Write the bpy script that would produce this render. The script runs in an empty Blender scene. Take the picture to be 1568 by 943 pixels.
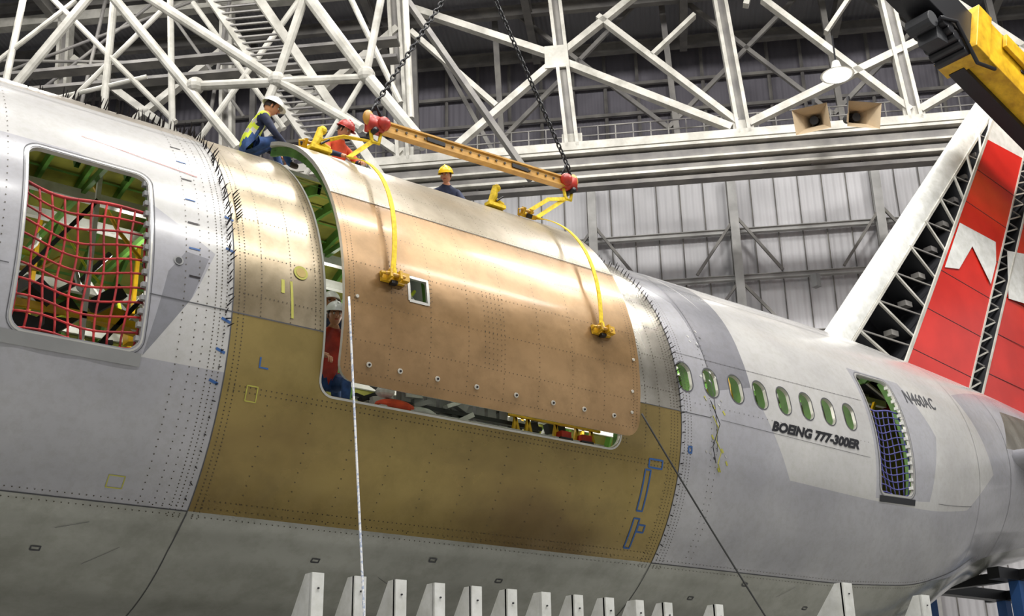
import bpy, bmesh, math, random
import numpy as np
from mathutils import Vector, Matrix, Quaternion
from mathutils.geometry import delaunay_2d_cdt
random.seed(7)
Z0=1.5; CY=13.85; CZ=4.436+Z0
K=math.pi/180*3.1
sc=bpy.context.scene
# ------------------------------------------------------------ materials
def mat(name,col,rough=.5,metal=0.,col2=None,ns=3.,nstr=(1,1,1),bump=0.,bs=40.,coat=0.,fac=(.35,.65),rvar=0.,emit=0.,dirt=0.,ds=9.):
    m=bpy.data.materials.new(name);m.use_nodes=True;nt=m.node_tree;b=nt.nodes['Principled BSDF']
    b.inputs['Roughness'].default_value=rough;b.inputs['Metallic'].default_value=metal
    b.inputs['Coat Weight'].default_value=coat;b.inputs['Coat Roughness'].default_value=.12
    col=tuple(col)+(1,)
    tc=nt.nodes.new('ShaderNodeTexCoord');mp=nt.nodes.new('ShaderNodeMapping');mp.inputs['Scale'].default_value=nstr
    nt.links.new(tc.outputs['Object'],mp.inputs['Vector'])
    n=nt.nodes.new('ShaderNodeTexNoise');n.inputs['Scale'].default_value=ns;n.inputs['Detail'].default_value=6
    nt.links.new(mp.outputs[0],n.inputs['Vector'])
    r=nt.nodes.new('ShaderNodeValToRGB');r.color_ramp.elements[0].position=fac[0];r.color_ramp.elements[1].position=fac[1]
    if col2 is None: col2=tuple(c*.88 for c in col[:3])
    r.color_ramp.elements[0].color=tuple(col2)[:3]+(1,);r.color_ramp.elements[1].color=col
    nt.links.new(n.outputs['Fac'],r.inputs[0]);out=r.outputs[0]
    if dirt:
        n3=nt.nodes.new('ShaderNodeTexNoise');n3.inputs['Scale'].default_value=ds;n3.inputs['Detail'].default_value=8;n3.inputs['Roughness'].default_value=.7
        nt.links.new(tc.outputs['Object'],n3.inputs['Vector'])
        r3=nt.nodes.new('ShaderNodeValToRGB');r3.color_ramp.elements[0].position=.36;r3.color_ramp.elements[1].position=.56
        g=1-dirt;r3.color_ramp.elements[0].color=(g,g,g*.97,1);r3.color_ramp.elements[1].color=(1,1,1,1)
        mx=nt.nodes.new('ShaderNodeMix');mx.data_type='RGBA';mx.blend_type='MULTIPLY';mx.inputs[0].default_value=1
        nt.links.new(n3.outputs['Fac'],r3.inputs[0]);nt.links.new(out,mx.inputs[6]);nt.links.new(r3.outputs[0],mx.inputs[7]);out=mx.outputs[2]
    nt.links.new(out,b.inputs['Base Color'])
    if rvar:
        mm=nt.nodes.new('ShaderNodeMapRange');mm.inputs['To Min'].default_value=rough-rvar;mm.inputs['To Max'].default_value=rough+rvar
        nt.links.new(n.outputs['Fac'],mm.inputs['Value']);nt.links.new(mm.outputs[0],b.inputs['Roughness'])
    if bump:
        n2=nt.nodes.new('ShaderNodeTexNoise');n2.inputs['Scale'].default_value=bs;nt.links.new(mp.outputs[0],n2.inputs['Vector'])
        bp=nt.nodes.new('ShaderNodeBump');bp.inputs['Strength'].default_value=bump;bp.inputs['Distance'].default_value=.02
        nt.links.new(n2.outputs['Fac'],bp.inputs['Height']);nt.links.new(bp.outputs[0],b.inputs['Normal'])
    if emit:
        b.inputs['Emission Color'].default_value=col;b.inputs['Emission Strength'].default_value=emit
    return m
def rgb(h):
    h=h.lstrip('#');c=[int(h[i:i+2],16)/255 for i in (0,2,4)]
    return tuple(x/12.92 if x<.04045 else ((x+.055)/1.055)**2.4 for x in c)
M={}
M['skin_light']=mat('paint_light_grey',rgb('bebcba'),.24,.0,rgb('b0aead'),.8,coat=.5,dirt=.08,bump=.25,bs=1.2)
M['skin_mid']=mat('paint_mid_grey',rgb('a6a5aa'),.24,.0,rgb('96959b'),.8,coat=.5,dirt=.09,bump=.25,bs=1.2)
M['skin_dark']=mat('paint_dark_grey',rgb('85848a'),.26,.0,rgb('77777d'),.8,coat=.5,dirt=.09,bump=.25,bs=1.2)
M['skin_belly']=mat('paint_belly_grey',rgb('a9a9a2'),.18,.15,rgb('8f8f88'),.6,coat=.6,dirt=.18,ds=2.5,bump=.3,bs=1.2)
M['skin_crown']=mat('crown_bare_grey',rgb('b5aca0'),.3,.3,rgb('9c9489'),1.2,coat=.3,dirt=.12)
M['gold']=mat('gold_alodine_skin',rgb('937f49'),.27,.5,rgb('6a552e'),.42,(.7,.5,1.2),rvar=.05,coat=.2,dirt=.16,ds=2.2,fac=(.38,.62),bump=.2,bs=2)
M['tan']=mat('tan_primer_skin',rgb('aa9c84'),.3,.55,rgb('8a7b61'),1.3,(1,1,.6),rvar=.08,coat=.1,dirt=.16,ds=6)
M['paneltop']=mat('panel_crown_silver_tan',rgb('bbb09d'),.3,.5,rgb('9a8d78'),1.1,(1,1,.6),rvar=.08,coat=.1,dirt=.14,ds=5)
M['silver']=mat('bare_aluminium_skin',rgb('bab5ab'),.25,.75,rgb('8f897e'),1.7,(1,1,.5),rvar=.08,dirt=.14,ds=6)
M['copper']=mat('bronze_tan_primer_skin',rgb('ab8960'),.32,.4,rgb('886a45'),.8,(1,1,1.2),rvar=.07,coat=.2,fac=(.35,.65),dirt=.18,ds=3,bump=.15,bs=3)
M['green']=mat('zinc_chromate_green',rgb('5f8f3e'),.5,0,rgb('436b2c'),3)
M['inner']=mat('inner_lining_green',rgb('97963f'),.55,0,rgb('6a682c'),2)
M['rim']=mat('cut_edge_metal',rgb('c6c4be'),.35,.5)
M['black']=mat('black_steel',rgb('1c1c20'),.4,.2)
M['dark']=mat('dark_void_grey',rgb('232428'),.6)
M['line']=mat('seam_dark_line',rgb('454549'),.6)
M['rivet']=mat('rivet_dark',rgb('463d30'),.5,.3)
M['pin']=mat('cleco_pin_dark',rgb('241f21'),.4,.5)
M['white']=mat('white_paint',rgb('d6d6d3'),.4,0,rgb('c2c2be'),4,dirt=.1)
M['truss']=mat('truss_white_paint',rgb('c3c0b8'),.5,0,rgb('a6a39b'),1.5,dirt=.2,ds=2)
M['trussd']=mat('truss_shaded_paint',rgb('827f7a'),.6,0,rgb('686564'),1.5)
M['wallst']=mat('wall_steel_grey',rgb('b4b3b1'),.6,0,rgb('999896'),1.5)
M['red']=mat('red_paint',rgb('cf2a1e'),.25,0,rgb('bb2318'),1,coat=.5)
M['redplastic']=mat('red_shackle',rgb('c0382a'),.35,0,rgb('93261c'),8)
M['yellow']=mat('yellow_paint',rgb('e0b222'),.4,0,rgb('b88c14'),3,dirt=.15)
M['amber']=mat('spreader_amber',rgb('d2a04a'),.4,0,rgb('b28438'),5)
M['web']=mat('yellow_webbing',rgb('f0d02c'),.7,0,rgb('d0b01c'),20)
M['hivis']=mat('hivis_yellow',rgb('d6e437'),.7,0,rgb('b9c92a'),9)
M['orange']=mat('hivis_orange',rgb('e8552b'),.7,0,rgb('c94420'),9)
M['reflect']=mat('reflective_tape',rgb('c9c4b8'),.3,.3)
M['jeans']=mat('blue_denim',rgb('33548c'),.8,0,rgb('233c68'),14)
M['navy']=mat('navy_cloth',rgb('27304d'),.8,0,rgb('1b2238'),14)
M['flesh']=mat('skin_tone',rgb('c98f6f'),.5,0,rgb('bb805f'),9)
M['hair']=mat('dark_hair',rgb('2a1d16'),.7)
M['helmw']=mat('helmet_white',rgb('eeeeec'),.25)
M['helmy']=mat('helmet_yellow',rgb('f0c81e'),.25)
M['boot']=mat('boot_brown',rgb('3a2c22'),.6)
M['bluetape']=mat('blue_tape',rgb('2a5590'),.6)
M['greentape']=mat('green_tape',rgb('b0ac4a'),.6)
M['netred']=mat('net_red_rope',rgb('b8282a'),.7,0,rgb('7d1c22'),5)
M['netblue']=mat('net_blue_rope',rgb('4a4a8a'),.7)
M['rope']=mat('rope_white_blue',rgb('e4e4e6'),.7,0,rgb('a9b4cc'),30,fac=(.42,.5))
M['ropegrey']=mat('rope_grey',rgb('3c3c3c'),.8)
M['floor']=mat('hangar_floor_epoxy',rgb('a3a39d'),.35,0,rgb('8f8f89'),.4)
M['lampface']=mat('lamp_diffuser',(1,.98,.93),.4,emit=6)
M['speaker']=mat('speaker_beige',rgb('b9a68a'),.5)
M['glassdark']=mat('fixture_grey',rgb('8b8b8b'),.5)

def panelmat(name,c1,c2,scale,axis='X'):
    m=bpy.data.materials.new(name);m.use_nodes=True;nt=m.node_tree;b=nt.nodes['Principled BSDF'];b.inputs['Roughness'].default_value=.6
    tc=nt.nodes.new('ShaderNodeTexCoord');w=nt.nodes.new('ShaderNodeTexWave');w.wave_type='BANDS';w.bands_direction=axis
    w.inputs['Scale'].default_value=scale;w.inputs['Distortion'].default_value=0
    nt.links.new(tc.outputs['Object'],w.inputs['Vector'])
    n=nt.nodes.new('ShaderNodeTexNoise');n.inputs['Scale'].default_value=.25;nt.links.new(tc.outputs['Object'],n.inputs['Vector'])
    r=nt.nodes.new('ShaderNodeValToRGB');r.color_ramp.elements[0].color=c1+(1,);r.color_ramp.elements[1].color=c2+(1,)
    r.color_ramp.elements[0].position=.35;r.color_ramp.elements[1].position=.7
    nt.links.new(n.outputs['Fac'],r.inputs[0]);nt.links.new(r.outputs[0],b.inputs['Base Color'])
    bp=nt.nodes.new('ShaderNodeBump');bp.inputs['Strength'].default_value=.6;bp.inputs['Distance'].default_value=.05
    nt.links.new(w.outputs['Fac'],bp.inputs['Height']);nt.links.new(bp.outputs[0],b.inputs['Normal'])
    return m
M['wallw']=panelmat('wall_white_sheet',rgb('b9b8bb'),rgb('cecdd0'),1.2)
M['walld']=panelmat('wall_shaded_sheet',rgb('625f67'),rgb('77747d'),1.2)  # upper wall: shade above the lights is put into the sheet colour
M['ceil']=panelmat('roof_deck_corrugated',rgb('77767a'),rgb('8d8c92'),1.6)

# ------------------------------------------------------------ mesh helper
def V(*a): return Vector(a)
class MB:
    def __init__(s): s.v=[];s.f=[];s.m=[];s.names=[]
    def mi(s,k):
        if k not in s.names: s.names.append(k)
        return s.names.index(k)
    def add(s,vs,fs,k):
        b=len(s.v);s.v+=[tuple(v) for v in vs];s.f+=[tuple(i+b for i in f) for f in fs];s.m+=[s.mi(k)]*len(fs)
    def beam(s,p,q,w,h,k,up=(0,0,1)):
        p=Vector(p);q=Vector(q);d=(q-p).normalized();u=Vector(up)
        if abs(d.dot(u))>.98:u=Vector((1,0,0))
        a=d.cross(u).normalized()*w/2;c=a.cross(d).normalized()*h/2
        vs=[p-a-c,p+a-c,p+a+c,p-a+c,q-a-c,q+a-c,q+a+c,q-a+c]
        s.add(vs,[(0,1,2,3),(7,6,5,4),(0,4,5,1),(1,5,6,2),(2,6,7,3),(3,7,4,0)],k)
    def ibeam(s,p,q,w,h,k,up=(0,0,1)):
        p=Vector(p);q=Vector(q);d=(q-p).normalized();u=Vector(up)
        if abs(d.dot(u))>.98:u=Vector((1,0,0))
        a=d.cross(u).normalized();c=a.cross(d).normalized()
        t=h*.12
        s.beam(p+c*(h/2-t/2),q+c*(h/2-t/2),w,t,k,u);s.beam(p-c*(h/2-t/2),q-c*(h/2-t/2),w,t,k,u);s.beam(p,q,w*.15,h-t,k,u)
    def box(s,c,d,k,rot=None):
        c=Vector(c);x,y,z=[a/2 for a in d]
        vs=[Vector(t) for t in [(-x,-y,-z),(x,-y,-z),(x,y,-z),(-x,y,-z),(-x,-y,z),(x,-y,z),(x,y,z),(-x,y,z)]]
        if rot is not None: vs=[rot@v for v in vs]
        s.add([v+c for v in vs],[(3,2,1,0),(4,5,6,7),(0,1,5,4),(1,2,6,5),(2,3,7,6),(3,0,4,7)],k)
    def tube(s,pts,r,k,n=6,cap=True):
        pts=[Vector(p) for p in pts];m=len(pts)
        if not hasattr(r,'__len__'): r=[r]*m
        t0=(pts[1]-pts[0]).normalized();a=t0.orthogonal().normalized();vs=[];fs=[]
        for i,p in enumerate(pts):
            t=(pts[min(i+1,m-1)]-pts[max(i-1,0)]).normalized()
            a=(a-t*a.dot(t)).normalized();b=t.cross(a)
            for j in range(n):
                g=2*math.pi*j/n;vs.append(p+(a*math.cos(g)+b*math.sin(g))*r[i])
        for i in range(m-1):
            for j in range(n): fs.append((i*n+j,i*n+(j+1)%n,(i+1)*n+(j+1)%n,(i+1)*n+j))
        if cap: fs.append(tuple(range(n-1,-1,-1)));fs.append(tuple((m-1)*n+j for j in range(n)))
        s.add(vs,fs,k)
    def sphere(s,c,r,k,nu=12,nv=8,sc=(1,1,1),rot=None,vmin=0,vmax=1):
        c=Vector(c);vs=[];fs=[]
        for i in range(nv+1):
            ph=math.pi*(vmin+(vmax-vmin)*i/nv)
            for j in range(nu):
                g=2*math.pi*j/nu;v=Vector((math.sin(ph)*math.cos(g)*r*sc[0],math.sin(ph)*math.sin(g)*r*sc[1],math.cos(ph)*r*sc[2]))
                if rot is not None:v=rot@v
                vs.append(c+v)
        for i in range(nv):
            for j in range(nu): fs.append((i*nu+j,(i+1)*nu+j,(i+1)*nu+(j+1)%nu,i*nu+(j+1)%nu))
        s.add(vs,fs,k)
    def obj(s,name,parent=None,smooth=False,bevel=0):
        me=bpy.data.meshes.new(name);me.from_pydata(s.v,[],s.f)
        for k in s.names: me.materials.append(M[k])
        me.polygons.foreach_set('material_index',s.m)
        if smooth: me.polygons.foreach_set('use_smooth',[True]*len(s.f))
        me.update();o=bpy.data.objects.new(name,me);sc.collection.objects.link(o)
        if parent:o.parent=parent
        if bevel:
            b=o.modifiers.new('b','BEVEL');b.width=bevel;b.segments=2;b.limit_method='ANGLE'
        return o
def empty(name):
    o=bpy.data.objects.new(name,None);sc.collection.objects.link(o);o.empty_display_size=.2;return o

# ------------------------------------------------------------ fuselage surface
TX=[-60,15.5,17.5,19,20.9,23,25.7,30,33.5]
TR=[3.1,3.1,3.02,2.78,2.34,1.98,1.56,.95,.45]
TZ=[4.436,4.436,4.50,4.70,5.10,5.36,5.56,5.87,6.15]
_xs=np.linspace(-20,34,1081);_r=np.interp(_xs,TX,TR);_z=np.interp(_xs,TX,TZ)
_k=np.hanning(41);_k/=_k.sum()
_r=np.convolve(np.pad(_r,20,'edge'),_k,'valid');_z=np.convolve(np.pad(_z,20,'edge'),_k,'valid')
def RR(x): return float(np.interp(x,_xs,_r)),float(np.interp(x,_xs,_z))+Z0
def S(x,th,off=0.):
    r,z=RR(x);a=math.radians(th);return Vector((x,CY-(r+off)*math.cos(a),z+(r+off)*math.sin(a)))
PDY,PDZ=-.25,.15
def SP(x,th,off=0.):
    a=math.radians(th);r=3.12+off;return Vector((x,CY+PDY-r*math.cos(a),CZ+PDZ+r*math.sin(a)))
def Nrm(th): a=math.radians(th);return Vector((0,-math.cos(a),math.sin(a)))
def rrect(x0,x1,t0,t1,r,n=6):
    y0,y1=t0*K,t1*K;o=[]
    for cx,cy,a0 in((x1-r,y1-r,0),(x0+r,y1-r,90),(x0+r,y0+r,180),(x1-r,y0+r,270)):
        for i in range(n+1):
            a=math.radians(a0+90*i/n);o.append((cx+r*math.cos(a),(cy+r*math.sin(a))/K))
    return o
def subdiv(poly,st=.2):
    o=[]
    for i,p in enumerate(poly):
        q=poly[(i+1)%len(poly)];L=math.hypot(q[0]-p[0],(q[1]-p[1])*K);n=max(1,int(math.ceil(L/st)))
        for j in range(n): t=j/n;o.append((p[0]+(q[0]-p[0])*t,p[1]+(q[1]-p[1])*t))
    return o
def pip(pts,poly):
    x,y=pts[:,0],pts[:,1];ins=np.zeros(len(pts),bool);n=len(poly)
    for i in range(n):
        x1,y1=poly[i];x2,y2=poly[(i+1)%n]
        if y1==y2: continue
        c=((y1>y)!=(y2>y))&(x<(x2-x1)*(y-y1)/(y2-y1)+x1);ins^=c
    return ins
def skin(name,xs,ths,outline,holes,paints,default,surf,nrm,thick,innermat,parent):
    pts=[];edges=[]
    ol=subdiv(outline) if outline else None
    for x in xs:
        for t in ths: pts.append((x,t*K))
    if ol is not None:
        a=np.array([(p[0],p[1]/K) for p in pts]);k=pip(a,ol);pts=[p for p,q in zip(pts,k) if q]
    polys=([ol] if ol else [])+[subdiv(h) for h in holes]+[subdiv(p[1]) for p in paints]
    for pl in polys:
        b=len(pts);n=len(pl);pts+=[(p[0],p[1]*K) for p in pl];edges+=[(b+i,b+(i+1)%n) for i in range(n)]
    v,e,f,_,_,_=delaunay_2d_cdt([Vector(p) for p in pts],edges,[],0,1e-4)
    v=np.array([(p[0],p[1]) for p in v]);vt=v.copy();vt[:,1]/=K
    F=[tuple(q) for q in f];cen=np.array([vt[list(q)].mean(0) for q in F])
    keep=np.ones(len(F),bool)
    if ol: keep&=pip(cen,ol)
    for h in holes: keep&=~pip(cen,h)
    names=[default]+[p[0] for p in paints];mi=np.zeros(len(F),int)
    for i,p in enumerate(paints): mi[pip(cen,p[1])]=i+1
    F2=[F[i] for i in range(len(F)) if keep[i]];mi=[int(mi[i]) for i in range(len(F)) if keep[i]]
    P=[surf(a,b) for a,b in vt]
    me=bpy.data.meshes.new(name);me.from_pydata([tuple(p) for p in P],[],F2)
    for k in names: me.materials.append(M[k])
    me.polygons.foreach_set('material_index',mi);me.polygons.foreach_set('use_smooth',[True]*len(F2));me.update()
    me.normals_split_custom_set_from_vertices([tuple(nrm(a,b)) for a,b in vt])
    o=bpy.data.objects.new(name,me);sc.collection.objects.link(o);o.parent=parent
    cnt={}
    for q in F2:
        for i in range(len(q)):
            a,b=q[i],q[(i+1)%len(q)];cnt[(a,b)]=1
    bd=[(a,b) for (a,b) in cnt if (b,a) not in cnt]
    mb=MB();n=len(P);Q=[surf(a,b,-thick) for a,b in vt]
    mb.v=[tuple(p) for p in P]+[tuple(p) for p in Q]
    ii=mb.mi(innermat);ri=mb.mi('rim')
    for q in F2: mb.f.append(tuple(n+i for i in reversed(q)));mb.m.append(ii)
    for a,b in bd: mb.f.append((b,a,n+a,n+b));mb.m.append(ri)
    mb.obj(name+'_inner',parent)
    return o
def Snrm(x,t):
    r1,z1=RR(x-.05);r2,z2=RR(x+.05);a=math.radians(t)
    sl=(r2-r1)/.1+(z2-z1)/.1*math.sin(a)
    return (Nrm(t)-Vector((sl,0,0))).normalized()
D1=(2.70,3.91,-12.2,25.3);D2=(15.88,16.80,-12.6,25.6)
OP=(5.93,10.30,-13.9,70)
wins=[(11.56+.5243*i,8.3) for i in range(8)]
WW,WH=.135,.215
holes=[rrect(*D1,.13),rrect(*D2,.13),rrect(*OP,.17)]
for x,t in wins: holes.append(rrect(x-WW,x+WW,t-WH/K,t+WH/K,WW-.002,8))
FL,FR=4.83,11.41;SE=-40.6
paints=[
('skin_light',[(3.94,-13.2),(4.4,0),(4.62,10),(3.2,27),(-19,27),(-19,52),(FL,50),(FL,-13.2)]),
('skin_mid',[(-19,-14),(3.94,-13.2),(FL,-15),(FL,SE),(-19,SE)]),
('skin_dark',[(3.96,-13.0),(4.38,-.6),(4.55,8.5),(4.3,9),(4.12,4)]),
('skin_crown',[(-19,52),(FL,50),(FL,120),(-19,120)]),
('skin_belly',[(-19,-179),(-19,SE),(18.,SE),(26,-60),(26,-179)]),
('gold',[(FL,SE),(FR,SE),(FR,-1.5),(FL,-1.5)]),
('tan',[(FL,-1.5),(8.2,-1.5),(8.2,110),(FL,110)]),
('silver',[(8.2,-1.5),(FR,-1.5),(FR+.05,60),(FR+.05,110),(8.2,110)]),
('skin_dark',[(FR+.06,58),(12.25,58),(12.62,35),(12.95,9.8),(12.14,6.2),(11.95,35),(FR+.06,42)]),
('skin_light',[(FR+.06,58),(12.25,58),(12.62,35),(12.95,9.8),(13.68,-13.8),(15.7,-15.2),(18.8,-17),(20.2,-6),(19.5,30),(25,60),(25,110),(FR+.06,110)]),
('skin_mid',[(15.75,27.5),(17.2,27),(17.75,8),(17.3,-13.5),(15.75,-14.4)]),
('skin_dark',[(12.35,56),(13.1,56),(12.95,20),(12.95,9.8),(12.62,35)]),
('silver',[(21.2,6),(27,4),(27,34),(21.9,30)]),
]
fus=empty('airliner_fuselage')
xs=list(np.arange(-8,15.6,.6))+list(np.arange(15.8,34.01,.3))
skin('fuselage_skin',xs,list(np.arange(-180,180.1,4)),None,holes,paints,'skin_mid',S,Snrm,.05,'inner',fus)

def ribbon(mb,pts,w,k,surf=S,off=.004,st=.12):
    P=[]
    for i in range(len(pts)-1):
        a,b=pts[i],pts[i+1];L=math.hypot(b[0]-a[0],(b[1]-a[1])*K);n=max(1,int(L/st))
        for j in range(n): P.append((a[0]+(b[0]-a[0])*j/n,a[1]+(b[1]-a[1])*j/n))
    P.append(pts[-1]);vs=[];fs=[]
    for i,p in enumerate(P):
        a=P[max(i-1,0)];b=P[min(i+1,len(P)-1)];dx,dt=b[0]-a[0],(b[1]-a[1])*K;l=math.hypot(dx,dt) or 1;nx,nt=-dt/l,dx/l
        vs.append(surf(p[0]+nx*w/2,p[1]+nt*w/2/K,off));vs.append(surf(p[0]-nx*w/2,p[1]-nt*w/2/K,off))
    for i in range(len(P)-1): fs.append((2*i,2*i+1,2*i+3,2*i+2))
    mb.add(vs,fs,k)
mb=MB()
for pts,w in [([(-8,SE),(FL,SE)],.014),([(FR,SE),(20,SE)],.014),([(FL,SE),(FL,100)],.012),([(FR,SE),(FR,100)],.012),
  ([(FL,SE),(4.80,-50),(4.80,-90)],.012),([(FR,SE),(FR,-90)],.012),([(-8,-1.3),(2.6,-1.3)],.008),([(3.95,-1.3),(5.93,-1.3)],.012),
  ([(12.05,95),(12.05,35),(12.12,-10)],.01),([(10.5,-1.5),(12,-1.5)],.01),([(2.62,-16),(2.62,-80)],.02),([(12.2,-1.5),(15.6,-3)],.006),
  ([(-8,47),(FL,47)],.008),([(FR,47),(19,47)],.008),([(17.6,-14),(19,-16)],.008),([(FR,15),(11.5,15),(15.7,15)],.005),
  ([(19.4,60),(19.4,-60)],.008),([(21.2,60),(21.2,-70)],.01)]: ribbon(mb,pts,w,'line')
ribbon(mb,[(3.25,33),(4.5,30)],.012,'redplastic')
for d in (D1,D2):
    rr=rrect(d[0]-.02,d[1]+.02,d[2]-.4,d[3]+.4,.14);ribbon(mb,rr+[rr[0]],.02,'rim',off=.006)
    rr=rrect(d[0]-.05,d[1]+.05,d[2]-1,d[3]+1,.17);ribbon(mb,rr+[rr[0]],.008,'line',off=.005)
rr=rrect(OP[0]-.015,OP[1]+.015,OP[2]-.3,OP[3]+.3,.18);ribbon(mb,rr+[rr[0]],.025,'rim',off=.006)
ribbon(mb,[(2.62,-13.9),(3.95,-13.9)],.13,'glassdark',off=.01)
ribbon(mb,[(15.85,-14.3),(16.85,-14.3)],.1,'dark',off=.01)
for x,t in wins:
    rr=rrect(x-WW-.01,x+WW+.01,t-(WH+.01)/K,t+(WH+.01)/K,WW+.008,8);ribbon(mb,rr+[rr[0]],.016,'line',off=.005,st=.05)
def rect_tape(x,t,w,h,k,lw=.025,rot=0):
    c=[(-w/2,-h/2),(w/2,-h/2),(w/2,h/2),(-w/2,h/2),(-w/2,-h/2)];ca,sa=math.cos(rot),math.sin(rot)
    P=[(x+a*ca-b*sa,t+(a*sa+b*ca)/K) for a,b in c];ribbon(mb,P,lw,k,st=.03)
rect_tape(10.98,-15.8,.24,.11,'bluetape');rect_tape(10.86,-22.6,.10,.55,'bluetape');rect_tape(10.86,-33.5,.10,.42,'bluetape');rect_tape(10.98,-32,.12,.1,'bluetape')
rect_tape(5.16,-16.3,.12,.16,'greentape',.012);rect_tape(4.01,-36.4,.16,.13,'greentape',.012)
rect_tape(11.59,-10.8,.06,.08,'bluetape',.03);ribbon(mb,[(5.4,8),(5.4,5)],.04,'greentape');ribbon(mb,[(5.5,8),(5.52,0)],.03,'greentape')
ribbon(mb,[(5.2,-9),(5.2,-11),(5.3,-11)],.02,'bluetape')
for i in range(7): ribbon(mb,[(4.28+.01*i,40-6*i),(4.40+.01*i,40-6*i)],.02,'bluetape' if i%2 else 'pin')
for x,t in [(4.75,20),(4.74,12),(4.72,-3),(4.7,-9),(4.68,-15)]: ribbon(mb,[(x,t),(x+.1,t-.6)],.03,'bluetape')
for x,t in [(12.0,-6),(12.2,-9),(12.3,-12),(12.05,2),(11.9,4),(12.25,1),(12.15,-14)]: ribbon(mb,[(x,t),(x+.04,t-1)],.03,'greentape')
for i in range(22):
    x=12.0+random.uniform(-.15,.4);t=random.uniform(-14,28);ribbon(mb,[(x,t),(x+.03,t-.5)],.02,random.choice(['white','rim','line']))
for x,t in [(6.5,-49),(9.1,-50),(3.5,-52),(8,-46),(12.5,-50),(13.4,-44),(15,-50)]: rect_tape(x,t,.09,.05,'line',.02)
for x,t,d in [(3.6,-47,2),(4.0,-55,5),(7.4,-52,-3),(14.2,-47,4),(2.2,-50,2)]: ribbon(mb,[(x,t),(x+.3,t+d)],.004,'line')
mb.obj('skin_seams_and_tapes',fus)
mb=MB()
mb.tube([S(12.02,-1,.02),S(12.1,-4,.04),S(12.05,-7,.03),S(12.16,-10,.04),S(12.12,-13,.03),S(12.2,-15,.02)],.008,'greentape',5)
mb.tube([S(12.0,3,.02),S(12.12,-3,.05),S(12.0,-9,.03),S(12.08,-13,.03)],.006,'black',5)
mb.obj('hanging_wires',fus)
mb=MB()
def port(x,t,r,k1,k2,surf=S):
    n=24;c=surf(x,t,.008);nr=Nrm(t);u=Vector((1,0,0));w=nr.cross(u)
    for rr_,k,o in((r,k1,0),(r*.68,k2,.004)):
        mb.add([c+nr*o+(u*math.cos(6.2832*i/n)+w*math.sin(6.2832*i/n))*rr_ for i in range(n)],[tuple(range(n-1,-1,-1))],k)
port(5.62,10.5,.085,'greentape','gold');port(4.22,6.6,.05,'glassdark','dark')
mb.obj('skin_ports',fus)
def rivets(mb,P,surf=S,r=.008,k='rivet'):
    for x,t in P:
        c=surf(x,t,.003);nr=Nrm(t);u=Vector((1,0,0));w=nr.cross(u)
        mb.add([c+(u*math.cos(1.0472*i)+w*math.sin(1.0472*i))*r for i in range(6)],[(5,4,3,2,1,0)],k)
def inop(x,t,o=OP,e=.04): return o[0]-e<x<o[1]+e and o[2]-e/K<t<o[3]+e/K
P=[]
for x in (4.64,4.70,4.76,4.90,4.96,11.22,11.28,11.34,11.48,11.54,11.6):
    P+=[(x,t) for t in np.arange(-42,64,.75)]
for x in (5.15,5.5,5.80,5.86):
    P+=[(x,t) for t in np.arange(-1,64,.9)]
for x in (10.36,10.42,10.75,11.0): P+=[(x,t) for t in np.arange(-12,60,.9)]
for x in np.arange(5.36,11.2,.53):
    P+=[(x,t) for t in np.arange(-40,-16,2.0)]
for t in (-38,-16.2,-15.2,3,12,21,30,39,48): P+=[(x,t) for x in np.arange(4.9,11.3,.06 if t<0 else .05) if not inop(x,t)]
for t in (-39.6,-41.6): P+=[(x,t) for x in np.arange(0,18,.07)]
for x in (4.3,4.45,4.55): P+=[(x,t) for t in np.arange(-40,60,1.4)]
for x in (2.2,2.5,12.1,12.0): P+=[(x,t) for t in np.arange(-38,60,1.6)]
for t in (1.5,15): P+=[(x,t) for x in np.arange(11.5,15.7,.1)]
mb=MB();rivets(mb,P,r=.0075);mb.obj('skin_rivets',fus)
mb=MB()
def pin(x,t,L,tilt=(0,0)):
    a=S(x,t);n=(Nrm(t)+Vector((tilt[0],0,tilt[1]))).normalized();mb.tube([a,a+n*L*.55,a+n*L],[.008,.007,.003],'pin',5)
for t in np.arange(-4,66,1.2): pin(4.78+random.uniform(-.02,.02),t+random.uniform(-.4,.4),random.uniform(.06,.15),(random.uniform(-.3,.3),random.uniform(-.2,.2)))
for t in np.arange(-38,-4,3.2): pin(4.76,t,random.uniform(.04,.08))
for t in np.arange(-2,66,1.6): pin(11.40+random.uniform(-.02,.02),t,random.uniform(.05,.10),(random.uniform(-.3,.3),.1))
for t in np.arange(-38,-4,2.6): pin(11.44,t,random.uniform(.03,.06))
for x in np.arange(-2,4.9,.09):
    if random.random()<.6: pin(x,58+random.uniform(-3,8),random.uniform(.05,.12),(random.uniform(-.3,.3),.2))
for i in range(40): pin(random.uniform(3.4,4.85),random.uniform(56,68),random.uniform(.09,.19),(random.uniform(-.3,.3),.2))
for i in range(9): pin(4.9,i*.9+20+random.uniform(-.2,.2),.09,(.4,.2))
mb.obj('cleco_pins',fus)
mb=MB()
def arcframe(mb,x,t0,t1,k,surf=S,d0=-.05,d1=-.19,w=.05,st=4):
    n=max(2,int((t1-t0)/st));vs=[];fs=[]
    for i in range(n+1):
        t=t0+(t1-t0)*i/n
        for o,dx in((d0,-w/2),(d0,w/2),(d1,w/2),(d1,-w/2)): vs.append(surf(x+dx,t,o))
    for i in range(n):
        for j in range(4): fs.append((4*i+j,4*i+(j+1)%4,4*i+4+(j+1)%4,4*i+4+j))
    mb.add(vs,fs,k)
def clear(x):
    for d in (D1,D2,OP):
        if d[0]-.05<x<d[1]+.05: return False
    return all(abs(x-w[0])>.1 for w in wins)
x=-1.0
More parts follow.
